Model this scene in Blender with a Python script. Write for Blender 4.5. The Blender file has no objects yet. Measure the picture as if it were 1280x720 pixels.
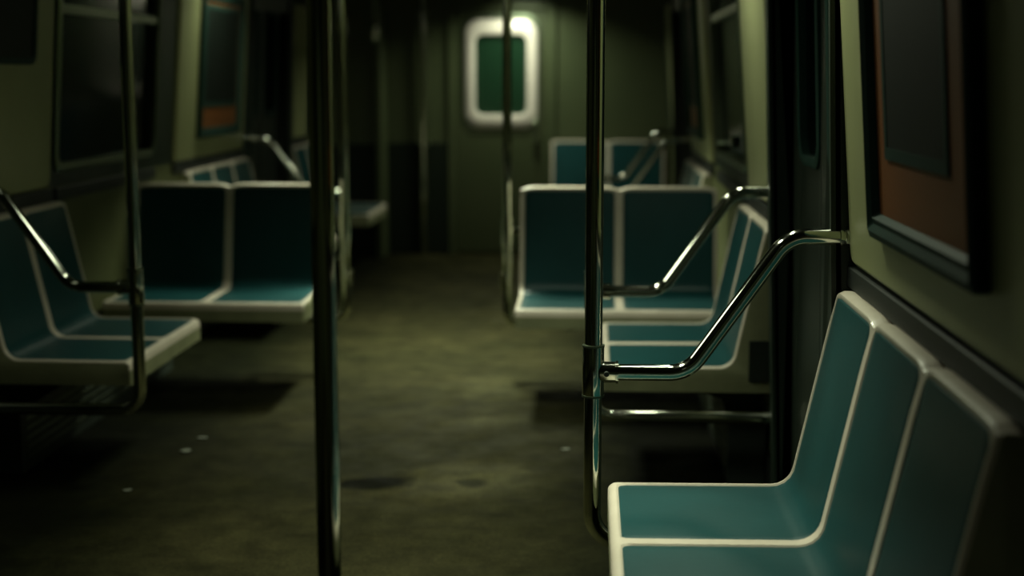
import bpy, bmesh, math, random
from mathutils import Vector, Matrix
random.seed(7)
C = bpy.context.scene.collection
R = math.radians

# ------------------------------------------------------------------ camera, world, lamps, exposure
# x = 0 is the middle of the car, y runs down the aisle, z is up
cam_d = bpy.data.cameras.new('camera'); cam = bpy.data.objects.new('camera', cam_d); C.objects.link(cam)
cam.location = (0.787, 0.0, 1.45)
cam.rotation_euler = (R(90 - 8.41), 0, R(3.12))
cam_d.lens = 50; cam_d.sensor_width = 36
cam_d.dof.use_dof = True; cam_d.dof.focus_distance = 3.5; cam_d.dof.aperture_fstop = 1.5
cam_d.clip_start = 0.05
bpy.context.scene.camera = cam

w = bpy.data.worlds.new('tunnel_dark'); bpy.context.scene.world = w; w.use_nodes = True
w.node_tree.nodes['Background'].inputs[0].default_value = (0.10, 0.30, 0.26, 1)
w.node_tree.nodes['Background'].inputs[1].default_value = 0.004

# louvred ceiling lamps over the aisle: (x, y, length, watts, spread in degrees)
LAMPS = [(0.20, -0.5, 0.8, 6.5, 140), (0.34, 3.42, 0.5, 17.0, 92), (0.30, 5.0, 0.5, 10.0, 96), (0.08, 7.35, 0.8, 62.0, 106), (0.10, 9.5, 0.6, 3.0, 90), (0.25, 11.25, 0.5, 13.0, 145)]
# added unseen fill lamps: position, aim, (width, length), watts, spread, label
FILL_SPOTS = [((0.98, 3.85, 2.10), (1.40, 3.25, 1.1), (0.12, 0.40), 3.0, 104, 'small added fill lamp beside the right near doorway'),
         ((1.12, 5.30, 2.10), (1.25, 5.30, 1.0), (0.12, 0.50), 4.0, 140, 'small added fill lamp over the right middle bench'),
         ((-1.12, 8.10, 2.10), (-1.30, 8.10, 1.0), (0.12, 0.50), 3.2, 140, 'small added fill lamp over the left far poster'),
         ((-0.95, 4.30, 2.10), (1.15, 4.55, 0.9), (0.60, 1.30), 3.4, 72, 'large tilted added fill lamp over the left near doorway'),
         ((0.15, 4.30, 2.14), (-1.15, 4.86, 0.9), (0.30, 0.60), 0.30, 50, 'small tilted added fill lamp over the aisle aimed at the left rail')]
LAMP_COL = (0.92, 1.0, 0.72)

vs = bpy.context.scene.view_settings
vs.view_transform = 'Standard'; vs.look = 'None'; vs.gamma = 1.0; vs.use_curve_mapping = False
vs.exposure = 0.0
try:
    bpy.context.scene.cycles.use_denoising = True
    bpy.context.scene.cycles.sample_clamp_indirect = 4.0
except Exception:
    pass

# ------------------------------------------------------------------ materials
def mat(name, col, rough=0.5, metal=0.0, spec=0.5, noise=None, bump=0.0, bump_scale=60, coat=0.0, trans=0.0, emit=None):
    m = bpy.data.materials.new(name); m.use_nodes = True
    nt = m.node_tree; b = nt.nodes['Principled BSDF']
    b.inputs['Base Color'].default_value = (*col, 1)
    b.inputs['Roughness'].default_value = rough
    b.inputs['Metallic'].default_value = metal
    b.inputs['Specular IOR Level'].default_value = spec
    b.inputs['Coat Weight'].default_value = coat
    b.inputs['Transmission Weight'].default_value = trans
    tc = nt.nodes.new('ShaderNodeTexCoord')
    if noise:
        sc, amt, col2 = noise
        n = nt.nodes.new('ShaderNodeTexNoise'); n.inputs['Scale'].default_value = sc
        n.inputs['Detail'].default_value = 6; n.inputs['Roughness'].default_value = 0.6
        nt.links.new(tc.outputs['Object'], n.inputs['Vector'])
        r = nt.nodes.new('ShaderNodeValToRGB')
        r.color_ramp.elements[0].position = 0.5 - amt; r.color_ramp.elements[1].position = 0.5 + amt
        r.color_ramp.elements[0].color = (*col2, 1); r.color_ramp.elements[1].color = (*col, 1)
        nt.links.new(n.outputs['Fac'], r.inputs['Fac']); nt.links.new(r.outputs['Color'], b.inputs['Base Color'])
    if bump:
        n2 = nt.nodes.new('ShaderNodeTexNoise'); n2.inputs['Scale'].default_value = bump_scale; n2.inputs['Detail'].default_value = 4
        nt.links.new(tc.outputs['Object'], n2.inputs['Vector'])
        bp = nt.nodes.new('ShaderNodeBump'); bp.inputs['Strength'].default_value = bump; bp.inputs['Distance'].default_value = 0.01
        nt.links.new(n2.outputs['Fac'], bp.inputs['Height']); nt.links.new(bp.outputs['Normal'], b.inputs['Normal'])
    if emit:
        b.inputs['Emission Color'].default_value = (*emit[0], 1); b.inputs['Emission Strength'].default_value = emit[1]
    return m

M = {}
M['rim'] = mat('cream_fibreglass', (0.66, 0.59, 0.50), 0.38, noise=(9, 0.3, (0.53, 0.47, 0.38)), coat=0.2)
M['shaded_skirt'] = mat('shaded_olive_fibreglass', (0.24, 0.25, 0.14), 0.45, noise=(9, 0.3, (0.15, 0.16, 0.09)))  # darker shell colour: shade painted onto end caps and lower lips
M['blue'] = mat('teal_seat_plastic', (0.009, 0.060, 0.066), 0.40, noise=(5, 0.35, (0.006, 0.043, 0.047)), bump=0.03, bump_scale=40, spec=0.28)
M['chrome'] = mat('polished_steel', (0.66, 0.68, 0.60), 0.09, 1.0, noise=(7, 0.4, (0.50, 0.52, 0.44)))
M['steel'] = mat('brushed_steel', (0.20, 0.24, 0.17), 0.32, 1.0)
M['cream'] = mat('cream_wall_panel', (0.31, 0.325, 0.165), 0.36, noise=(4, 0.3, (0.26, 0.275, 0.14)), spec=0.35)
M['beige'] = mat('beige_lower_wall', (0.10, 0.11, 0.045), 0.5, noise=(5, 0.3, (0.07, 0.08, 0.03)))
M['dark'] = mat('dark_green_metal', (0.012, 0.022, 0.015), 0.42)
M['door'] = mat('dark_door_steel', (0.016, 0.024, 0.017), 0.4, 0.2)
M['rubber'] = mat('black_rubber', (0.010, 0.014, 0.012), 0.55)
M['frame'] = mat('green_black_frame', (0.016, 0.042, 0.034), 0.55, spec=0.12)
M['orange'] = mat('orange_poster', (0.19, 0.058, 0.006), 0.5, noise=(3, 0.3, (0.16, 0.048, 0.005)))
M['picture'] = mat('black_poster_field', (0.004, 0.008, 0.006), 0.6, spec=0.15)
M['glass'] = mat('dark_window_glass', (0.06, 0.12, 0.11), 0.12, trans=1.0); M['glass'].node_tree.nodes['Principled BSDF'].inputs['IOR'].default_value = 1.12
M['endglass'] = mat('green_window_glass', (0.012, 0.045, 0.022), 0.22, trans=0.3)
M['ring'] = mat('pale_window_surround', (0.86, 0.78, 0.72), 0.30, 0.25)
M['enddoor'] = mat('olive_end_door', (0.055, 0.065, 0.030), 0.42, 0.0, noise=(2, 0.3, (0.04, 0.055, 0.022)))
M['endwall'] = mat('olive_end_wall', (0.075, 0.090, 0.042), 0.40, noise=(1.5, 0.3, (0.045, 0.060, 0.028)))
M['wains'] = mat('dark_wainscot', (0.007, 0.013, 0.007), 0.6, spec=0.25)
M['ceil'] = mat('ceiling_panel', (0.05, 0.065, 0.035), 0.45)
M['lampbox'] = mat('lamp_housing', (0.12, 0.13, 0.11), 0.4, 0.6)
M['paper'] = mat('grey_paper', (0.12, 0.13, 0.10), 0.7)
M['box'] = mat('dark_heater_metal', (0.03, 0.04, 0.032), 0.45, 0.3)

def floor_material():
    m = bpy.data.materials.new('worn_grimy_floor'); m.use_nodes = True
    nt = m.node_tree; L = nt.links.new; b = nt.nodes['Principled BSDF']
    tc = nt.nodes.new('ShaderNodeTexCoord')
    def noise(sc, det=6, rough=0.6):
        n = nt.nodes.new('ShaderNodeTexNoise'); n.inputs['Scale'].default_value = sc
        n.inputs['Detail'].default_value = det; n.inputs['Roughness'].default_value = rough
        L(tc.outputs['Object'], n.inputs['Vector']); return n
    def ramp(src, a, ca, z, cz):
        r = nt.nodes.new('ShaderNodeValToRGB'); e = r.color_ramp.elements
        e[0].position, e[0].color = a, (*ca, 1); e[1].position, e[1].color = z, (*cz, 1)
        L(src, r.inputs['Fac']); return r
    def mul(a, bb, f=1.0, mode='MULTIPLY'):
        x = nt.nodes.new('ShaderNodeMixRGB'); x.blend_type = mode; x.inputs[0].default_value = f
        L(a, x.inputs[1]); L(bb, x.inputs[2]); return x.outputs[0]
    big = ramp(noise(1.6).outputs['Fac'], 0.35, (0.0165, 0.0165, 0.0070), 0.68, (0.031, 0.0285, 0.0125))
    mid = ramp(noise(7, 8, 0.7).outputs['Fac'], 0.36, (0.66, 0.66, 0.66), 0.64, (1.25, 1.25, 1.2))
    fine = ramp(noise(90, 4, 0.7).outputs['Fac'], 0.38, (0.62, 0.62, 0.62), 0.66, (1.25, 1.25, 1.22))
    col = mul(mul(big.outputs['Color'], mid.outputs['Color']), fine.outputs['Color'])
    # paler worn path; the sides also carry light falloff painted into the colour
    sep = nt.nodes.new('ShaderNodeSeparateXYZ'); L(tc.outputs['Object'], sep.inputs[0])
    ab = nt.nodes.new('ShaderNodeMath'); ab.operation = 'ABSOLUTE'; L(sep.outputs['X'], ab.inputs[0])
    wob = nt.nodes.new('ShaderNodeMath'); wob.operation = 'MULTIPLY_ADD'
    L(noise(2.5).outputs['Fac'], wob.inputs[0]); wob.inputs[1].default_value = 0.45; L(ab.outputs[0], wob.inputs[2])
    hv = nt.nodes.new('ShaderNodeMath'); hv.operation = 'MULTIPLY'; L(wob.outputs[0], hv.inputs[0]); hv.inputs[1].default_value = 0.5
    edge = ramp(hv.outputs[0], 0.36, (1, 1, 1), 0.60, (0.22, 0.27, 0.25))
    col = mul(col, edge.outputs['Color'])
    # a dark oval patch beyond the pole; scuffed patches carry painted floor highlights
    def blob(cx, cy, rx, ry, rot=0):
        mp = nt.nodes.new('ShaderNodeMapping'); mp.vector_type = 'TEXTURE'
        mp.inputs['Location'].default_value = (cx, cy, 0); mp.inputs['Rotation'].default_value = (0, 0, rot)
        mp.inputs['Scale'].default_value = (rx, ry, 1)
        L(tc.outputs['Object'], mp.inputs['Vector'])
        ln = nt.nodes.new('ShaderNodeVectorMath'); ln.operation = 'LENGTH'; L(mp.outputs[0], ln.inputs[0])
        ad = nt.nodes.new('ShaderNodeMath'); ad.operation = 'MULTIPLY_ADD'
        L(noise(9).outputs['Fac'], ad.inputs[0]); ad.inputs[1].default_value = 0.9; L(ln.outputs['Value'], ad.inputs[2])
        hf = nt.nodes.new('ShaderNodeMath'); hf.operation = 'MULTIPLY'; L(ad.outputs[0], hf.inputs[0]); hf.inputs[1].default_value = 0.5
        return hf.outputs[0]
    st = ramp(blob(0.02, 4.95, 0.17, 0.10, 0.3), 0.52, (0.10, 0.12, 0.10), 0.72, (1, 1, 1))
    col = mul(col, st.outputs['Color'])
    for (cx, cy, rx, ry, rot) in ((0.38, 5.00, 0.30, 0.30, 0), (0.34, 6.6, 0.26, 0.30, 0), (0.36, 5.9, 0.20, 0.12, 0.4)):
        sc_ = ramp(blob(cx, cy, rx, ry, rot), 0.35, (2.0, 2.0, 2.2), 0.75, (1, 1, 1))
        col = mul(col, sc_.outputs['Color'])
    st2 = ramp(blob(0.37, 4.97, 0.09, 0.09, 0), 0.45, (0.35, 0.38, 0.38), 0.62, (1, 1, 1))
    col = mul(col, st2.outputs['Color'])
    L(col, b.inputs['Base Color']); b.inputs['Specular IOR Level'].default_value = 0.04
    rr_ = ramp(noise(5, 6).outputs['Fac'], 0.35, (0.55, 0.55, 0.55), 0.65, (0.85, 0.85, 0.85))
    L(rr_.outputs['Color'], b.inputs['Roughness'])
    bp = nt.nodes.new('ShaderNodeBump'); bp.inputs['Strength'].default_value = 0.2; bp.inputs['Distance'].default_value = 0.003
    L(mul(noise(14, 8, 0.7).outputs['Fac'], noise(120, 3).outputs['Fac'], 0.5, 'MIX'), bp.inputs['Height'])
    L(bp.outputs['Normal'], b.inputs['Normal'])
    return m
M['floor'] = floor_material()

# ------------------------------------------------------------------ helpers
def obj(name, bm, m, parent=None, smooth=None):
    bmesh.ops.recalc_face_normals(bm, faces=bm.faces)
    me = bpy.data.meshes.new(name); bm.to_mesh(me); bm.free()
    o = bpy.data.objects.new(name, me); C.objects.link(o); me.materials.append(m)
    if parent: o.parent = parent
    if smooth is not None:
        me.polygons.foreach_set('use_smooth', [True] * len(me.polygons))
        me.set_sharp_from_angle(angle=R(smooth))
    return o
def thing(name, label=None, cat=None, loc=(0, 0, 0), group=None, kind=None):
    o = bpy.data.objects.new(name, None); C.objects.link(o); o.location = loc; o.empty_display_size = 0.1
    if label: o['label'] = label
    if cat: o['category'] = cat
    if group: o['group'] = group
    if kind: o['kind'] = kind
    return o
def struct(name, bm, m, smooth=None):
    o = obj(name, bm, m, None, smooth); o['kind'] = 'structure'; return o
def box(bm, x0, x1, y0, y1, z0, z1, bev=0.0):
    b = bmesh.new()
    bmesh.ops.create_cube(b, size=1.0)
    for v in b.verts:
        v.co = Vector(((x0 + x1) / 2 + v.co.x * abs(x1 - x0), (y0 + y1) / 2 + v.co.y * abs(y1 - y0), (z0 + z1) / 2 + v.co.z * abs(z1 - z0)))
    if bev: bmesh.ops.bevel(b, geom=b.edges[:], offset=bev, segments=3, profile=0.7, affect='EDGES')
    me = bpy.data.meshes.new('t'); b.to_mesh(me); b.free(); bm.from_mesh(me); bpy.data.meshes.remove(me)
    return bm
def rrect(cx, cy, wd, ht, r, n=6):
    pts = []
    for (sx, sy, a0) in ((1, 1, 0), (-1, 1, 90), (-1, -1, 180), (1, -1, 270)):
        for k in range(n + 1):
            a = R(a0 + 90 * k / n)
            pts.append((cx + sx * (wd / 2 - r) + r * math.cos(a), cy + sy * (ht / 2 - r) + r * math.sin(a)))
    return pts
def prism(bm, pts, f, c0, c1):
    """closed slab from outline pts; f maps (a, b, c) to world"""
    lo = [bm.verts.new(f(a, b, c0)) for a, b in pts]; hi = [bm.verts.new(f(a, b, c1)) for a, b in pts]
    n = len(pts)
    bm.faces.new(lo); bm.faces.new(hi)
    for i in range(n): bm.faces.new((lo[i], lo[(i + 1) % n], hi[(i + 1) % n], hi[i]))
def loft_ring(bm, loops, f):
    """closed ring surface through loops [(pts, c), ...], last joins first"""
    vs_ = [[bm.verts.new(f(a, b, c)) for a, b in pts] for pts, c in loops]
    n = len(vs_[0]); k = len(vs_)
    for j in range(k):
        A, B = vs_[j], vs_[(j + 1) % k]
        for i in range(n): bm.faces.new((A[i], A[(i + 1) % n], B[(i + 1) % n], B[i]))
def arcpath(pts, rad, seg=8):
    """polyline with rounded corners"""
    P = [Vector(p) for p in pts]; out = [P[0]]
    for i in range(1, len(P) - 1):
        a = (P[i - 1] - P[i]).normalized(); b = (P[i + 1] - P[i]).normalized()
        ang = a.angle(b); d = rad / math.tan(ang / 2)
        p0 = P[i] + a * d; p1 = P[i] + b * d
        c = P[i] + (a + b).normalized() * (rad / math.sin(ang / 2))
        v0 = p0 - c; v1 = p1 - c; th = v0.angle(v1); ax = v0.cross(v1).normalized()
        for k in range(seg + 1): out.append(c + Matrix.Rotation(th * k / seg, 3, ax) @ v0)
    out.append(P[-1]); return out
def tube(bm, path, rad, seg=20, caps=True):
    P = [Vector(p) for p in path]
    t = (P[1] - P[0]).normalized(); ref = Vector((0, 1, 0)) if abs(t.y) < 0.9 else Vector((1, 0, 0))
    u = t.cross(ref).normalized(); rings = []
    for i, p in enumerate(P):
        if i == 0: t2 = (P[1] - P[0])
        elif i == len(P) - 1: t2 = P[-1] - P[-2]
        else: t2 = (P[i + 1] - P[i]).normalized() + (P[i] - P[i - 1]).normalized()
        t2.normalize(); u = (u - t2 * u.dot(t2)).normalized(); v = t2.cross(u)
        r = rad[i] if isinstance(rad, (list, tuple)) else rad
        rings.append([bm.verts.new(p + (u * math.cos(2 * math.pi * k / seg) + v * math.sin(2 * math.pi * k / seg)) * r) for k in range(seg)])
    for a, b in zip(rings, rings[1:]):
        for k in range(seg): bm.faces.new((a[k], a[(k + 1) % seg], b[(k + 1) % seg], b[k]))
    if caps: bm.faces.new(rings[0]); bm.faces.new(rings[-1])
def copy_tree(o, parent=None):
    c = o.copy(); C.objects.link(c); c.parent = parent
    for ch in o.children: copy_tree(ch, c)
    return c

# ------------------------------------------------------------------ the car shell
Y0, Y1 = -1.6, 11.72            # rear and end of the car
XW = 1.44                        # lower wall face
LEAN = 0.075                     # the upper wall leans inwards
ZU = 1.0                         # foot of the upper wall
DOORS = [(3.56, 4.68), (9.15, 10.22)]
WINS = [(5.80, 7.12)]
CREAM = [(1.2, 3.47), (4.93, 5.72), (7.50, 8.98), (10.44, 11.05)]
ZT = 2.0
def wallmap(side):
    return lambda y, z, c: Vector((side * (XW - LEAN * max(0.0, z - ZU) - c), y, z))

bm = bmesh.new(); box(bm, -1.62, 1.62, Y0 - 0.1, Y1 + 1.0, -0.06, 0.0); struct('floor', bm, M['floor'])
# vaulted ceiling
def ceiling():
    bm = bmesh.new(); prof = []
    for k in range(25):
        a = math.pi * k / 24
        x = 1.50 * math.cos(a); z = 1.94 + 0.30 * math.sin(a) ** 0.5 if 0 < k < 24 else 1.94
        prof.append((x, z))
    for off in (0.0, 0.05):
        pass
    lo = [(x, z) for x, z in prof]; up = [(x * 1.03, z + 0.05) for x, z in prof]
    ring = lo + up[::-1]
    a = [bm.verts.new((x, Y0 - 0.05, z)) for x, z in ring]; b = [bm.verts.new((x, Y1 + 0.05, z)) for x, z in ring]
    n = len(ring)
    for i in range(n): bm.faces.new((a[i], a[(i + 1) % n], b[(i + 1) % n], b[i]))
    return bm
struct('ceiling', ceiling(), M['ceil'], smooth=50)

def side_wall(side, tag_):
    f = wallmap(side)
    bm = bmesh.new()
    def seg(y0, y1, z0, z1):
        prism(bm, [(y0, z0), (y1, z0), (y1, z1), (y0, z1)], f, -0.09, 0.0)
    cuts = sorted(DOORS + WINS); y = Y0
    for a, b in cuts:
        seg(y, a, ZU, ZT)
        if (a, b) in WINS: seg(a, b, ZU, 1.08)
        seg(a, b, 1.93, ZT)
        y = b
    seg(y, Y1, ZU, ZT)
    struct('wall_%s' % tag_, bm, M['dark'])
    # lower wall, beige, with a dark coved kick strip
    bm = bmesh.new(); y = Y0
    for a, b in DOORS + [(Y1, None)]:
        box(bm, side * XW, side * (XW + 0.09), y, a, 0.0, ZU); y = b
    struct('wall_%s_lower' % tag_, bm, M['beige'])
    bm = bmesh.new(); y = Y0
    for a, b in DOORS + [(Y1, None)]:
        box(bm, side * (XW - 0.012), side * (XW + 0.02), y, a, 0.0, 0.12, 0.004); y = b
    struct('baseboard_%s' % tag_, bm, M['rubber'])
    # dark ledge under the cream panels
    bm = bmesh.new()
    for a, b in CREAM + WINS:
        box(bm, side * (XW - 0.022), side * (XW + 0.01), a - 0.02, b + 0.02, 0.945, 0.995, 0.006)
    struct('trim_1' if side > 0 else 'trim_2', bm, M['rubber'])
    # cream panels with rounded corners
    bm = bmesh.new()
    for a, b in CREAM:
        P = rrect((a + b) / 2, (1.005 + 1.98) / 2, b - a, 0.975, 0.035)
        Q = rrect((a + b) / 2, (1.005 + 1.98) / 2, b - a - 0.016, 0.959, 0.03)
        lo = [bm.verts.new(f(p, q, 0.0)) for p, q in P]; hi = [bm.verts.new(f(p, q, 0.012)) for p, q in P]; tp = [bm.verts.new(f(p, q, 0.018)) for p, q in Q]
        n = len(P)
        for i in range(n):
            j = (i + 1) % n
            bm.faces.new((lo[i], lo[j], hi[j], hi[i])); bm.faces.new((hi[i], hi[j], tp[j], tp[i]))
        bm.faces.new(lo); bm.faces.new(tp)
    struct('trim_3' if side > 0 else 'trim_4', bm, M['cream'], smooth=30)
    # door posts in brushed steel
    bm = bmesh.new()
    for a, b in DOORS:
        for y0, y1 in ((a - 0.075, a), (b, b + 0.17)):
            prism(bm, [(y0, 0), (y1, 0), (y1, ZT), (y0, ZT)], f, -0.13, 0.012)
            prism(bm, [(y0, 0), (y0 + 0.022, 0), (y0 + 0.022, ZT), (y0, ZT)], f, 0.0, 0.024)
        prism(bm, [(a, 1.90), (b, 1.90), (b, ZT), (a, ZT)], f, -0.13, 0.006)
    struct('trim_5' if side > 0 else 'trim_6', bm, M['dark'])
side_wall(1, 'right'); side_wall(-1, 'left')
bm = bmesh.new(); box(bm, -1.6, 1.6, Y0 - 0.1, Y0, 0, 2.3); struct('wall_back', bm, M['endwall'])

def side_doors(side, n0):
    for i, (a, b) in enumerate(DOORS):
        root = thing('door_%d' % (n0 + i), kind='structure', loc=(side * 1.5, (a + b) / 2, 0))
        mid = (a + b) / 2
        for (p, q) in ((a, mid - 0.004), (mid + 0.004, b)):
            f = lambda y, z, c, R_=root: Vector((side * (1.475 - LEAN * 0.6 * max(0.0, z - ZU) - c), y, z)) - R_.location
            cx = (p + q) / 2; wd = q - p
            O = rrect(cx, 0.96, wd, 1.90, 0.004); H = rrect(cx, 1.55, 0.34, 0.68, 0.07)
            bm = bmesh.new(); loft_ring(bm, [(O, -0.035), (O, 0.0), (H, 0.0), (H, -0.035)], f)
            leaf = obj('door_leaf', bm, M['door'], root)
            A = rrect(cx, 1.55, 0.40, 0.74, 0.09); A2 = rrect(cx, 1.55, 0.375, 0.715, 0.082); B = rrect(cx, 1.55, 0.335, 0.675, 0.068)
            bm = bmesh.new(); loft_ring(bm, [(A, 0.0), (A, 0.010), (A2, 0.016), (B, 0.012), (B, -0.012), (B, -0.02)], f)
            obj('window_gasket', bm, M['frame'], leaf, smooth=40)
            bm = bmesh.new(); prism(bm, rrect(cx, 1.55, 0.34, 0.68, 0.07), f, -0.018, -0.012)
            obj('pane', bm, M['glass'], leaf)
        bm = bmesh.new()
        for sgn, yy in ((-1, mid), (1, mid)):
            box(bm, side * (1.466 - 1.5), side * (1.476 - 1.5), yy - root.location.y + sgn * 0.004, yy - root.location.y + sgn * 0.018, 0.02, 1.9)
        obj('rubber_edge', bm, M['rubber'], root)
        bm = bmesh.new(); box(bm, side * (1.40), side * (1.55), a, b, 0.0, 0.012, 0.003)
        struct('trim_%d' % (7 + n0 + i), bm, M['steel'])
side_doors(1, 1); side_doors(-1, 3)

def side_windows(side, n0):
    for i, (a, b) in enumerate(WINS):
        f0 = wallmap(side)
        root = thing('window_%d' % (n0 + i), kind='structure', loc=(side * XW, (a + b) / 2, 1.08))
        f = lambda y, z, c, R_=root: f0(y, z, c) - R_.location
        cy, cz, wd, ht = (a + b) / 2, (1.06 + 1.95) / 2, b - a + 0.05, 0.89
        O = rrect(cy, cz, wd, ht, 0.07); O2 = rrect(cy, cz, wd - 0.02, ht - 0.02, 0.06); I = rrect(cy, cz, wd - 0.07, ht - 0.07, 0.05)
        bm = bmesh.new(); loft_ring(bm, [(O, 0.0), (O, 0.012), (O2, 0.022), (I, 0.018), (I, -0.03), (O2, -0.03)], f)
        obj('window_frame', bm, M['steel'], root, smooth=40)
        bm = bmesh.new(); prism(bm, [(a + 0.0, 1.715), (b, 1.715), (b, 1.75), (a, 1.75)], f, -0.02, 0.012)
        obj('sash_bar', bm, M['steel'], root)
        bm = bmesh.new(); prism(bm, rrect(cy, cz, wd - 0.06, ht - 0.06, 0.05), f, -0.024, -0.018)
        obj('pane', bm, M['glass'], root)
side_windows(1, 1); side_windows(-1, 3)
bm = bmesh.new(); box(bm, -0.05, -0.008, -0.30, -0.25, 0.07, 0.12, 0.008); obj('window_latch', bm, M['chrome'], bpy.data.objects['window_1'])

# ------------------------------------------------------------------ end wall and end door
DX, DW = 0.065, 0.76
def endmap(root=None):
    l = root.location if root else Vector((0, 0, 0))
    return lambda x, z, c: Vector((x, Y1 - c, z)) - l
bm = bmesh.new()
box(bm, -1.6, DX - DW / 2 - 0.05, Y1, Y1 + 0.08, 0.0, 2.3)
box(bm, DX + DW / 2 + 0.05, 1.6, Y1, Y1 + 0.08, 0.0, 2.3)
box(bm, DX - DW / 2 - 0.05, DX + DW / 2 + 0.05, Y1, Y1 + 0.08, 2.03, 2.3)
struct('wall_end', bm, M['endwall'])
bm = bmesh.new()
box(bm, -1.44, DX - DW / 2 - 0.055, Y1 - 0.02, Y1, 0.0, 0.92, 0.004)
box(bm, DX + DW / 2 + 0.055, 1.44, Y1 - 0.02, Y1, 0.0, 0.92, 0.004)
struct('trim_20', bm, M['wains'])
bm = bmesh.new()
box(bm, DX - DW / 2 - 0.06, DX - DW / 2, Y1 - 0.03, Y1 + 0.06, 0, 2.03, 0.008)
box(bm, DX + DW / 2, DX + DW / 2 + 0.06, Y1 - 0.03, Y1 + 0.06, 0, 2.03, 0.008)
box(bm, DX - DW / 2 - 0.06, DX + DW / 2 + 0.06, Y1 - 0.03, Y1 + 0.06, 2.0, 2.06, 0.008)
struct('trim_21', bm, M['endwall'])
root = thing('door_5', kind='structure', loc=(DX, Y1, 0))
f = endmap(root); wz, wx = 1.475, DX - 0.005
O = rrect(DX, 1.01, DW - 0.01, 1.98, 0.01); H = rrect(wx, wz, 0.43, 0.66, 0.07)
bm = bmesh.new(); loft_ring(bm, [(O, -0.03), (O, 0.005), (H, 0.005), (H, -0.03)], f); obj('door_leaf', bm, M['enddoor'], root)
A = rrect(wx, wz, 0.60, 0.90, 0.13, 10); A2 = rrect(wx, wz, 0.57, 0.87, 0.12, 10); B2 = rrect(wx, wz, 0.46, 0.69, 0.085, 10); B = rrect(wx, wz, 0.42, 0.645, 0.065, 10)
bm = bmesh.new(); loft_ring(bm, [(A, 0.005), (A2, 0.022), (B2, 0.040), (B, 0.030), (B, -0.02)], f)
g = obj('window_surround', bm, M['ring'], root, smooth=50)
F = rrect(wx, wz, 0.66, 0.98, 0.15, 10); F2 = rrect(wx, wz, 0.59, 0.89, 0.125, 10)
bm = bmesh.new(); loft_ring(bm, [(F, 0.004), (F, 0.010), (F2, 0.014), (F2, 0.004)], f); obj('window_flange', bm, M['steel'], root, smooth=50)
bm = bmesh.new(); prism(bm, rrect(wx, wz, 0.44, 0.67, 0.07), f, -0.012, -0.004); obj('pane', bm, M['endglass'], root)
bm = bmesh.new(); box(bm, 0.26, 0.30, -0.07, -0.005, 0.92, 1.10, 0.01); obj('door_handle', bm, M['steel'], root)
# corner cabin partition at the far left end
bm = bmesh.new()
box(bm, -1.44, -0.93, 11.40, 11.46, 0.92, 2.15, 0.004); box(bm, -0.93, -0.88, 11.38, 11.72, 0.0, 2.15, 0.012)

struct('wall_partition', bm, M['endwall'])
bm = bmesh.new(); box(bm, -1.44, -0.93, 11.395, 11.455, 0.0, 0.915, 0.004)
struct('trim_22', bm, M['wains'])

t = thing('wall_pipe', 'pale vertical pipe on the end wall left of the end door', 'pipe', (-0.575, 11.66, 0))
bm = bmesh.new(); tube(bm, [(0, 0, 0), (0, 0, 2.14)], 0.026, 20); obj('pipe', bm, M['chrome'], t, smooth=40)
for z in (0.9, 1.95):
    bm = bmesh.new(); box(bm, -0.04, 0.04, -0.005, 0.055, z, z + 0.03, 0.004); obj('clamp', bm, M['steel'], t)
# ------------------------------------------------------------------ ceiling lamps
M['lamps'] = []
lamp_names = ['ceiling lamp housing nearest the camera', 'ceiling lamp beside the foreground bench', 'ceiling lamp over the aisle between the middle wall benches', 'ceiling lamp over the facing seat pairs',
              'ceiling lamp over the second doorway', 'ceiling lamp just in front of the end door']
for i, (x, y, ln, st, sp) in enumerate(LAMPS):
    t = thing('ceiling_light', 'glowing recessed ' + lamp_names[i], 'ceiling light', (x, y, 2.165), 'ceiling lamps along the aisle')
    bm = bmesh.new()
    O = rrect(0, 0, 0.30, ln + 0.06, 0.02); I = rrect(0, 0, 0.22, ln, 0.01)
    loft_ring(bm, [(O, 0.075), (O, -0.02), (I, -0.02), (I, 0.04), ], lambda a, b, c: Vector((a, b, c)))
    obj('housing', bm, M['lampbox'], t)
    bm = bmesh.new(); prism(bm, rrect(0, 0, 0.215, ln - 0.01, 0.01), lambda a, b, c: Vector((a, b, c)), -0.005, 0.005)
    obj('diffuser', bm, mat('lamp_diffuser', (0.8, 0.8, 0.7), 0.5, emit=(LAMP_COL, st * 0.05)), t)
    ld = bpy.data.lights.new('ceiling_lamp', 'AREA'); ld.shape = 'RECTANGLE'; ld.size = 0.21; ld.size_y = ln - 0.02
    ld.energy = st; ld.color = LAMP_COL; ld.spread = R(sp)
    lo = bpy.data.objects.new('lamp', ld); C.objects.link(lo); lo.parent = t; lo.location = (0, 0, -0.008)
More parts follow.
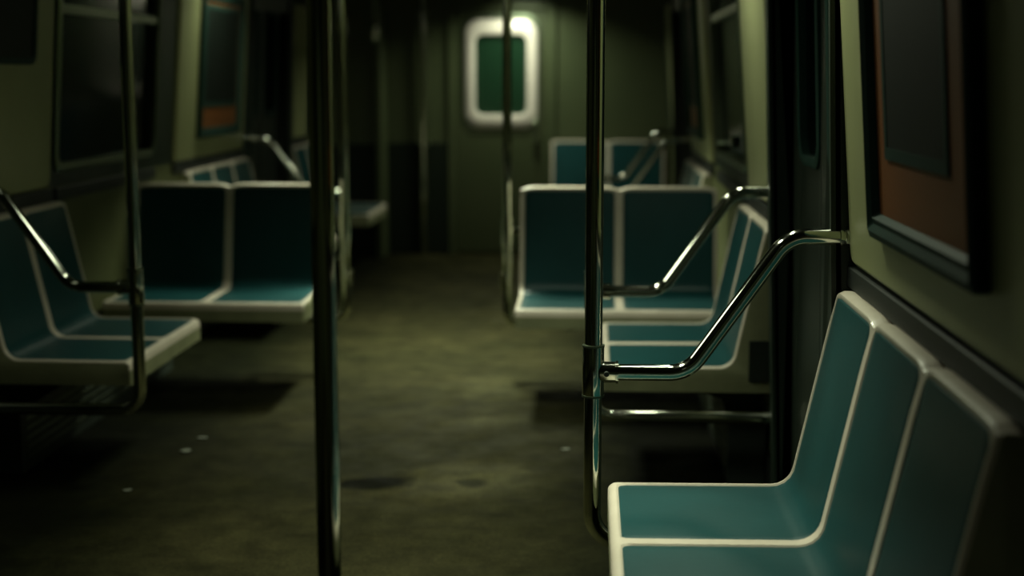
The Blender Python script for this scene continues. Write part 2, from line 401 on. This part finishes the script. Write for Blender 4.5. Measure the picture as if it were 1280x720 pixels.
for (pos, aim, (wd, ln), st, sp, lab) in FILL_SPOTS:  # unseen fixtures added to light the rails and wall panels
    t = thing('fill_spot', lab, 'ceiling light', pos, 'added tilted fill lamps along the ceiling edges')
    d = (Vector(aim) - Vector(pos)).normalized(); yy = Vector((0, 1, 0)); yy = (yy - d * yy.dot(d)).normalized(); xx = yy.cross(-d)
    t.rotation_euler = Matrix((xx, yy, -d)).transposed().to_euler()
    bm = bmesh.new(); O = rrect(0, 0, wd + 0.04, ln + 0.04, 0.02); I = rrect(0, 0, wd, ln, 0.015)
    loft_ring(bm, [(O, 0.03), (O, -0.012), (I, -0.012), (I, 0.012)], lambda a, b, c: Vector((a, b, c))); obj('housing', bm, M['lampbox'], t)
    bm = bmesh.new(); prism(bm, rrect(0, 0, wd, ln, 0.015), lambda a, b, c: Vector((a, b, c)), 0.0, 0.01)
    obj('diffuser', bm, mat('fill_spot_glow', (0.7, 0.7, 0.6), 0.5, emit=(LAMP_COL, 0.3)), t)
    ld = bpy.data.lights.new('fill_lamp', 'AREA'); ld.shape = 'RECTANGLE'; ld.size = wd - 0.01; ld.size_y = ln - 0.01
    ld.energy = st; ld.color = LAMP_COL; ld.spread = R(sp)
    lo = bpy.data.objects.new('lamp', ld); C.objects.link(lo); lo.parent = t; lo.location = (0, 0, -0.004)

# ------------------------------------------------------------------ moulded benches
# seat profile in (u = out from the front edge, z); upper surface from front lip to top
def seat_profile():
    corners = [(0.0, 0.365), (0.0, 0.452), (0.447, 0.455), (0.550, 0.940)]
    P = [Vector((u, 0, z)) for u, z in corners]
    out = [P[0]]
    for i, rad in ((1, 0.022), (2, 0.055)):
        a = (P[i - 1] - P[i]).normalized(); b = (P[i + 1] - P[i]).normalized(); ang = a.angle(b)
        c = P[i] + (a + b).normalized() * (rad / math.sin(ang / 2)); d = rad / math.tan(ang / 2)
        v0 = P[i] + a * d - c; v1 = P[i] + b * d - c; th = v0.angle(v1); ax = v0.cross(v1).normalized()
        for k in range(9): out.append(c + Matrix.Rotation(th * k / 8, 3, ax) @ v0)
    out.append(P[3])
    # resample finely
    res = [out[0]]; step = 0.009
    for a, b in zip(out, out[1:]):
        n = max(1, int((b - a).length / step))
        for k in range(1, n + 1): res.append(a.lerp(b, k / n))
    L = [0.0]
    for a, b in zip(res, res[1:]): L.append(L[-1] + (b - a).length)
    N = []
    for i in range(len(res)):
        t = (res[min(i + 1, len(res) - 1)] - res[max(i - 1, 0)]).normalized()
        N.append(Vector((-t.z, 0, t.x)))
    return res, L, N
PR, PL, PN = seat_profile()
def prof_at(s):
    s = max(0.0, min(PL[-1], s))
    for i in range(len(PL) - 1):
        if PL[i + 1] >= s:
            k = (s - PL[i]) / (PL[i + 1] - PL[i]); return PR[i].lerp(PR[i + 1], k), PN[i].lerp(PN[i + 1], k).normalized()
    return PR[-1], PN[-1]
S_IN0 = 0.100      # insert starts just behind the front lip
S_IN1 = PL[-1] - 0.009
RIMW = 0.018
def sstep(a, b, x):
    t = max(0.0, min(1.0, (x - a) / (b - a))); return t * t * (3 - 2 * t)
def rr_sd(s, t, s0, s1, t0, t1, r):
    cx, cy = (s0 + s1) / 2, (t0 + t1) / 2
    dx = abs(s - cx) - ((s1 - s0) / 2 - r); dy = abs(t - cy) - ((t1 - t0) / 2 - r)
    return math.hypot(max(dx, 0), max(dy, 0)) + min(max(dx, dy), 0) - r
def bench_meshes(n, sw):
    W = n * sw
    # width stations: dense near rims
    ts = []
    for k in range(n):
        b = k * sw
        for d in (0, 0.004, 0.009, 0.013, 0.017, 0.021, 0.025, 0.032, 0.06, 0.11): ts.append(b + d)
        ts.append(b + sw / 2)
        for d in (0.11, 0.06, 0.032, 0.025, 0.021, 0.017, 0.013, 0.009, 0.004): ts.append(b + sw - d)
    ts.append(W)
    ss = []
    for a, b, st in ((0, 0.07, 0.018), (0.07, 0.15, 0.005), (0.15, PL[-1] - 0.06, 0.014), (PL[-1] - 0.06, PL[-1], 0.005)):
        k = max(1, int(round((b - a) / st)))
        ss += [a + (b - a) * j / k for j in range(k)]
    ss.append(PL[-1])
    bm = bmesh.new(); grid = []
    for t in ts:
        k = min(n - 1, int(t / sw)); tl = t - k * sw
        endd = min(t, W - t); div = min(abs(t - j * sw) for j in range(n + 1)) if n > 1 else endd
        col = []
        for s in ss:
            p, nn = prof_at(s)
            d = rr_sd(s, tl, S_IN0, S_IN1, RIMW, sw - RIMW, 0.024)
            off = -0.006 * sstep(0.0015, -0.003, d)
            if endd < 0.008: off -= (0.008 - endd) ** 2 / 0.008 * 0.9     # soft outer edge
            if 0 < div and div < 0.0045 and endd > 0.05: off -= 0.0016 * (1 - div / 0.0045)   # joint between seats
            q = p + nn * off
            q.z -= 0.013 * math.exp(-(div / 0.028) ** 2) * sstep(PL[-1] - 0.10, PL[-1], s)      # each back is gently rounded at the top
            col.append(q)
        grid.append((t, col))
    rim_top = len(ss) - 1
    # closing profile over the top, down the back and along the underside
    U1, ZB = 0.600, 0.365
    close = [(0.562, 0.946), (0.578, 0.946), (0.592, 0.942), (U1, 0.930), (U1, 0.40), (0.585, 0.365), (0.30, 0.365)]
    V = []
    for t, col in grid:
        row = [bm.verts.new((c.x, t, c.z)) for c in col]
        e = 0.013 * math.exp(-(min(abs(t - j * sw) for j in range(n + 1)) / 0.028) ** 2)
        row += [bm.verts.new((u, t, z - (e if z > 0.9 else 0))) for u, z in close]
        V.append(row)
    m = len(V[0])
    for a, b in zip(V, V[1:]):
        for j in range(m): bm.faces.new((a[j], a[(j + 1) % m], b[(j + 1) % m], b[j]))
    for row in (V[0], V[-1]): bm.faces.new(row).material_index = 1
    ns = len(ss)
    for fc in bm.faces:
        zz = [v.co.z for v in fc.verts]; uu = [v.co.x for v in fc.verts]
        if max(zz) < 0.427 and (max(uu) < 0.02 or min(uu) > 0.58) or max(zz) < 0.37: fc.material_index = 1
    inserts = []
    for k in range(n):
        ib = bmesh.new(); rows = []
        s0, s1, t0, t1, r = S_IN0 + 0.0015, S_IN1 - 0.0015, k * sw + RIMW + 0.0015, (k + 1) * sw - RIMW - 0.0015, 0.022
        sl = [s0 + r * (1 - math.cos(R(90 * j / 7))) for j in range(8)]
        nmid = 46
        sl += [s0 + r + (s1 - s0 - 2 * r) * j / nmid for j in range(1, nmid)]
        sl += [s1 - r * (1 - math.cos(R(90 * (7 - j) / 7))) for j in range(8)]
        for s in sl:
            dd = min(s - s0, s1 - s)
            inset = r - math.sqrt(max(0.0, r * r - (r - dd) ** 2)) if dd < r else 0.0
            a, b = t0 + inset, t1 - inset
            p, nn = prof_at(s); row = []
            for j in range(13):
                x = a + (b - a) * (0.5 - 0.5 * math.cos(math.pi * j / 12))
                edge = min(x - a, b - x, dd * 0.8 + 0.0)
                dish = -0.006 * math.sin(math.pi * (x - t0) / (t1 - t0)) * 0
                off = -0.0022 - 0.0035 * (1 - sstep(0.0, 0.004, edge)) + dish
                q = p + nn * off; row.append(ib.verts.new((q.x, x, q.z)))
            rows.append(row)
        for a, b in zip(rows, rows[1:]):
            for j in range(12): ib.faces.new((a[j], a[j + 1], b[j + 1], b[j]))
        inserts.append(ib)
    return bm, inserts
SHELLS = {}
def make_bench(n, sw):
    """mesh data in a local frame: u (out towards the back) is local x, width is local y from 0"""
    if (n, sw) not in SHELLS:
        bm, ins = bench_meshes(n, sw)
        sh = obj('seat_shell', bm, M['rim'], None, smooth=38); sh.data.materials.append(M['shaded_skirt'])
        il = [obj('seat_insert', b, M['blue'], None, smooth=60) for b in ins]
        # bracket under the shell
        br = []
        for yy in ([sw * 0.5, n * sw - sw * 0.5]):
            bb = bmesh.new(); prism(bb, [(0.08, 0.366), (0.59, 0.366), (0.59, 0.27), (0.50, 0.27), (0.38, 0.31)], lambda a, b, c: Vector((a, c, b)), yy - 0.015, yy + 0.015)
            br.append(obj('support_bracket', bb, M['box'], None))
        SHELLS[(n, sw)] = [sh.data, [o.data for o in il], [o.data for o in br]]
        for o in [sh] + br + il: bpy.data.objects.remove(o)
    return SHELLS[(n, sw)]
def place_bench(n, sw, loc, rotz, mirror, label, group, name):
    sh, il, br = make_bench(n, sw)
    t = thing(name, label, 'seats', loc, group); t.rotation_euler.z = rotz
    if mirror: t.scale.y = -1
    for nm, d in [('seat_shell', sh)] + [('seat_insert', d) for d in il] + [('support_bracket', d) for d in br]:
        o = bpy.data.objects.new(nm, d); C.objects.link(o); o.parent = t
    return t
SW = 0.46
XF = 0.838                       # front edge of wall benches
G1 = 'benches with their backs to the walls'; G2 = 'two-seat benches facing down the car'
# right wall: local x -> world +x, local y -> world +y
def right_bench(n, yfar, label, sw=SW): return place_bench(n, sw, (XF, yfar - n * sw, 0), 0, False, label, G1, 'bench_seat')
def left_bench(n, yfar, label, sw=SW): return place_bench(n, sw, (-XF, yfar, 0), math.pi, False, label, G1, 'bench_seat')
right_bench(3, 3.455, 'sharp cream-edged teal three-seat bench in the right foreground under the orange poster', 0.461)
right_bench(2, 5.80, 'cream-edged teal two-seat wall bench seen behind the sloping chrome rail on the right')
right_bench(3, 9.03, 'blurred teal wall bench behind the facing pair on the right, before the second doorway')
left_bench(2, 5.80, 'shadowed teal two-seat wall bench with cream front lip at the left edge')
left_bench(3, 9.03, 'blurred row of small teal backrests under the left poster, beyond the facing pair')
left_bench(2, 11.32, 'small dim teal wall bench in the far left corner by the end wall')
# facing pairs: local x -> world +y, local y -> world -x
def facing(x0, y, sw, label):
    return place_bench(2, sw, (x0 + 2 * sw, y, 0), math.pi / 2, False, label, G2, 'facing_seat_pair')
facing(0.465, 6.11, 0.46, 'brightly lit cream-edged teal seat pair facing the camera right of the aisle')
facing(-0.485 - 0.92, 6.22, 0.46, 'dim cream-edged teal seat pair facing the camera left of the aisle, behind the dark pole')
facing(0.475, 11.07, 0.46, 'far teal seat pair against the end wall, right of the end door')

# dark access plate on the near end of the right middle bench
mid_bench = [o for o in C.objects if o.get('label', '').startswith('cream-edged teal two-seat wall bench')][0]
bm = bmesh.new(); box(bm, 0.505, 0.585, -0.008, 0.004, 0.405, 0.55, 0.003); obj('end_plate', bm, M['box'], mid_bench)
# ------------------------------------------------------------------ stanchions with sloping arm rails
PRAD = 0.0222
def rail_assembly(side, y, label, bolt_side=-1):
    """pole to the ceiling, elbow to the wall under the seat, sloping rail to the wall"""
    xp = 0.80
    t = thing('grab_pole', label, 'grab pole', (side * xp, y, 0), 'poles with sloping arm rails beside the doorways')
    X = lambda x: side * (x - xp)
    bm = bmesh.new()
    tube(bm, arcpath([(X(xp), 0, 2.21), (X(xp), 0, 0.282), (X(1.44), 0, 0.282)], 0.075, 10), PRAD, 28)
    obj('pole', bm, M['chrome'], t, smooth=40)
    bm = bmesh.new()
    tube(bm, [(0, 0, 0.660), (0, 0, 0.663), (0, 0, 0.787), (0, 0, 0.790)], [0.0262, 0.0272, 0.0272, 0.0262], 28)
    sl = obj('sleeve', bm, M['chrome'], t, smooth=40)
    for z in (0.6615, 0.7885):
        bm = bmesh.new(); tube(bm, [(0, 0, z - 0.0025), (0, 0, z + 0.0025)], 0.0282, 28); obj('sleeve_band', bm, M['steel'], sl, smooth=40)
    bm = bmesh.new()
    tube(bm, [(X(xp + 0.016), 0, 0.722), (X(xp + 0.0555), 0, 0.722), (X(xp + 0.056), 0, 0.722), (X(xp + 0.062), 0, 0.722), (X(xp + 0.0625), 0, 0.722)], [0.0262, 0.0262, 0.0285, 0.0285, 0.022], 28)
    col = obj('collar', bm, M['chrome'], t, smooth=40)
    bm = bmesh.new(); tube(bm, [(X(xp + 0.033), -0.024, 0.722), (X(xp + 0.033), -0.031, 0.722)], [0.008, 0.006], 12); obj('bolt', bm, M['rubber'], col, smooth=40)
    bm = bmesh.new()
    path = arcpath([(X(xp + 0.035), 0, 0.722), (X(1.035), 0, 0.722), (X(1.275), 0, 1.065), (X(1.405), 0, 1.065)], 0.09, 12)
    tube(bm, path, 0.0205, 28)
    obj('arm_rail', bm, M['chrome'], t, smooth=40)
    bm = bmesh.new()
    tube(bm, [(X(1.398), 0, 1.065), (X(1.404), 0, 1.065), (X(1.4045), 0, 1.065), (X(1.412), 0, 1.065), (X(1.4125), 0, 1.065), (X(1.432), 0, 1.065)],
         [0.026, 0.026, 0.022, 0.022, 0.0285, 0.0285], 28)
    obj('wall_flange', bm, M['chrome'], t, smooth=40)
    bm = bmesh.new(); tube(bm, [(0, 0, 2.17), (0, 0, 2.19), (0, 0, 2.21)], [0.03, 0.045, 0.048], 24); obj('ceiling_flange', bm, M['chrome'], t, smooth=40)
    return t
rail_assembly(1, 3.495, 'sharp chrome pole and sloping rail at the end of the right foreground bench')
rail_assembly(1, 4.86, 'blurred chrome sloping rail before the lit seat pair, behind the sharp pole')
rail_assembly(-1, 4.86, 'dark thin pole and sloping chrome rail in front of the left wall bench')
rail_assembly(1, 9.08, 'blurred far sloping rail above the lit seat pair, the nearer of two')
rail_assembly(-1, 9.08, 'faint sloping rail on the left behind the dim seat pair, under the poster')
rail_assembly(1, 10.38, 'farthest blurred sloping rail above the lit seat pair, nearest the end wall')

def seat_pole(x, y, label, side):
    t = thing('seat_pole', label, 'grab pole', (x, y, 0), 'poles at the aisle corners of the facing pairs')
    bm = bmesh.new()
    tube(bm, arcpath([(0, 0, 2.215), (0, 0, 0.27), (side * 0.35, 0, 0.27)], 0.07, 10), PRAD, 24); obj('pole', bm, M['chrome'], t, smooth=40)
    bm = bmesh.new(); tube(bm, [(0, 0, 0.66), (0, 0, 0.79)], 0.0272, 24); obj('sleeve', bm, M['chrome'], t, smooth=40)
    bm = bmesh.new(); box(bm, side * 0.0, side * 0.075, -0.012, 0.012, 0.71, 0.74, 0.004); obj('seat_bracket', bm, M['chrome'], t)
    bm = bmesh.new(); box(bm, -side * 0.034, -side * 0.012, -0.016, 0.016, 0.43, 0.52, 0.006); obj('latch', bm, M['chrome'], t)
    return t
seat_pole(0.395, 6.76, 'dark blurred pole standing between the end door and the lit seat pair', 1)
seat_pole(-0.405, 6.87, 'thin pole mostly hidden behind the thick foreground pole left of the aisle', -1)

t = thing('aisle_pole', 'thick dark chrome pole in the left foreground crossing the full height', 'grab pole', (0.302, 2.56, 0))
bm = bmesh.new(); tube(bm, [(0, 0, 0.0), (0, 0, 2.225)], PRAD, 32); obj('pole', bm, M['chrome'], t, smooth=40)
bm = bmesh.new(); tube(bm, [(0, 0, 0), (0, 0, 0.008), (0, 0, 0.03)], [0.055, 0.052, 0.026], 28); obj('floor_flange', bm, M['chrome'], t, smooth=40)
bm = bmesh.new(); tube(bm, [(0, 0, 2.18), (0, 0, 2.22)], [0.03, 0.05], 28); obj('ceiling_flange', bm, M['chrome'], t, smooth=40)

# grab handles hanging over the far left seats
def grab_handle(x, y, zb, label):
    t = thing('strap_hanger', label, 'strap hanger', (x, y, 2.20), 'hanging straps at the far left')
    z = zb - 2.20
    bm = bmesh.new(); tube(bm, [(0, 0, 0.0), (0, 0, z + 0.10)], 0.009, 12); obj('stem', bm, M['steel'], t, smooth=40)
    bm = bmesh.new(); tube(bm, [(0, 0, z + 0.11), (0, 0, z + 0.09), (0, 0, z + 0.05), (0, 0, z - 0.02), (0, 0, z - 0.05), (0, 0, z - 0.06)], [0.010, 0.022, 0.030, 0.030, 0.020, 0.006], 20)
    obj('grip', bm, M['chrome'], t, smooth=60)
grab_handle(-0.835, 9.36, 1.76, 'blurred pale hanging strap just right of the thick foreground pole')
grab_handle(-0.77, 10.35, 1.755, 'blurred pale hanging strap farther from the thick foreground pole, nearer the end door')

# ------------------------------------------------------------------ framed posters on the cream panels
def poster(side, y0, y1, label, margin=0.34, shift=0.03):
    f0 = wallmap(side)
    t = thing('framed_poster', label, 'poster', (side * (XW - 0.02), (y0 + y1) / 2, 1.11), 'framed orange posters on the cream panels')
    f = lambda y, z, c: f0(y, z, c + 0.018) - t.location
    cy, cz, wd, ht = (y0 + y1) / 2, (1.113 + 1.93) / 2, y1 - y0, 0.817
    A = rrect(cy, cz, wd, ht, 0.012); B = rrect(cy, cz, wd - 0.03, ht - 0.03, 0.01); Cc = rrect(cy, cz, wd - 0.06, ht - 0.06, 0.008)
    D = rrect(cy, cz, wd - 0.085, ht - 0.085, 0.006); E = rrect(cy, cz, wd - 0.105, ht - 0.105, 0.005)
    bm = bmesh.new(); loft_ring(bm, [(A, 0.0), (A, 0.024), (B, 0.030), (Cc, 0.020), (D, 0.024), (E, 0.010), (E, 0.0)], f)
    obj('frame', bm, M['frame'], t, smooth=30)
    bm = bmesh.new(); prism(bm, rrect(cy, cz, wd - 0.10, ht - 0.10, 0.004), f, 0.001, 0.008); obj('poster_sheet', bm, M['orange'], t)
    c2, w2, z0, z1 = cy + shift, wd - margin, 1.285, 1.86
    P = rrect(c2, (z0 + z1) / 2, w2, z1 - z0, 0.008); Q = rrect(c2, (z0 + z1) / 2, w2 - 0.05, z1 - z0 - 0.05, 0.005)
    bm = bmesh.new(); loft_ring(bm, [(P, 0.008), (P, 0.012), (Q, 0.012), (Q, 0.008)], f); obj('picture_border', bm, M['frame'], t)
    bm = bmesh.new(); prism(bm, rrect(c2, (z0 + z1) / 2, w2 - 0.045, z1 - z0 - 0.045, 0.005), f, 0.008, 0.0105); obj('picture', bm, M['picture'], t)
poster(1, 2.23, 3.09, 'dark framed orange poster with a black rectangle on the right foreground wall')
poster(-1, 7.88, 8.80, 'narrow-looking blurred orange and grey poster in a cream panel on the left', 0.17, 0.0)
poster(1, 7.88, 8.80, 'blurred sliver of orange poster far along the right wall', 0.17, 0.0)
# dark notice holder high on the left cream panel
t = thing('notice_holder', 'dark green-black notice holder high on the cream panel at the left edge', 'sign', (-1.42, 5.1, 1.49))
f0 = wallmap(-1); f = lambda y, z, c: f0(y, z, c + 0.018) - t.location
bm = bmesh.new(); loft_ring(bm, [(rrect(5.20, 1.72, 0.62, 0.44, 0.05), 0.0), (rrect(5.20, 1.72, 0.62, 0.44, 0.05), 0.014), (rrect(5.20, 1.72, 0.57, 0.39, 0.03), 0.014), (rrect(5.20, 1.72, 0.57, 0.39, 0.03), 0.0)], f)
obj('holder_frame', bm, M['frame'], t, smooth=30)
bm = bmesh.new(); prism(bm, rrect(5.20, 1.72, 0.575, 0.395, 0.03), f, 0.001, 0.008); obj('notice_panel', bm, M['wains'], t)

# ------------------------------------------------------------------ heater boxes under the seats, litter
def heater(side, y0, y1, label):
    t = thing('heater_box', label, 'heater', (side * 1.36, (y0 + y1) / 2, 0), 'heater boxes under the seats')
    h = (y1 - y0) / 2
    bm = bmesh.new(); box(bm, -0.07, 0.065, -h, h, 0.0, 0.24, 0.008); obj('casing', bm, M['box'], t)
    bm = bmesh.new()
    for k in range(5):
        z = 0.05 + k * 0.035
        if side > 0: box(bm, -0.075, -0.068, -h + 0.04, h - 0.04, z, z + 0.014, 0.002)
        else: box(bm, 0.063, 0.070, -h + 0.04, h - 0.04, z, z + 0.014, 0.002)
    obj('grille', bm, M['steel'], t)
heater(1, 5.0, 6.9, 'long dark heater box along the floor under the right middle seats')
heater(-1, 5.0, 6.9, 'long dark heater box along the floor under the left middle seats')

def scrap(x, y, r, label):
    bm = bmesh.new(); n = 9; rnd = random.Random(int(x * 100) + int(y * 10))
    c = bm.verts.new((0, 0, r * 0.22)); V = []; Wb = []
    for k in range(n):
        a = 2 * math.pi * k / n; rr_ = r * rnd.uniform(0.7, 1.15)
        V.append(bm.verts.new((rr_ * math.cos(a), rr_ * 0.8 * math.sin(a), rnd.uniform(0.003, r * 0.30))))
        Wb.append(bm.verts.new((rr_ * 0.8 * math.cos(a), rr_ * 0.65 * math.sin(a), 0.0)))
    for k in range(n):
        j = (k + 1) % n
        bm.faces.new((c, V[k], V[j])); bm.faces.new((V[k], Wb[k], Wb[j], V[j]))
    bm.faces.new(Wb[::-1])
    o = obj('paper_scrap', bm, M['paper']); o.location = (x, y, 0.0005)
    o['label'] = label; o['category'] = 'litter'; o['group'] = 'paper scraps on the floor'
scrap(-0.775, 5.55, 0.020, 'tiny pale scrap on the left floor, farther of two close together')
scrap(-0.785, 5.34, 0.026, 'tiny pale scrap on the left floor, nearer of two close together')
scrap(-0.84, 4.80, 0.018, 'tiny pale scrap on the dark left floor apart from the other two')
scrap(0.70, 5.45, 0.018, 'tiny pale scrap on the floor just left of the sharp chrome pole')
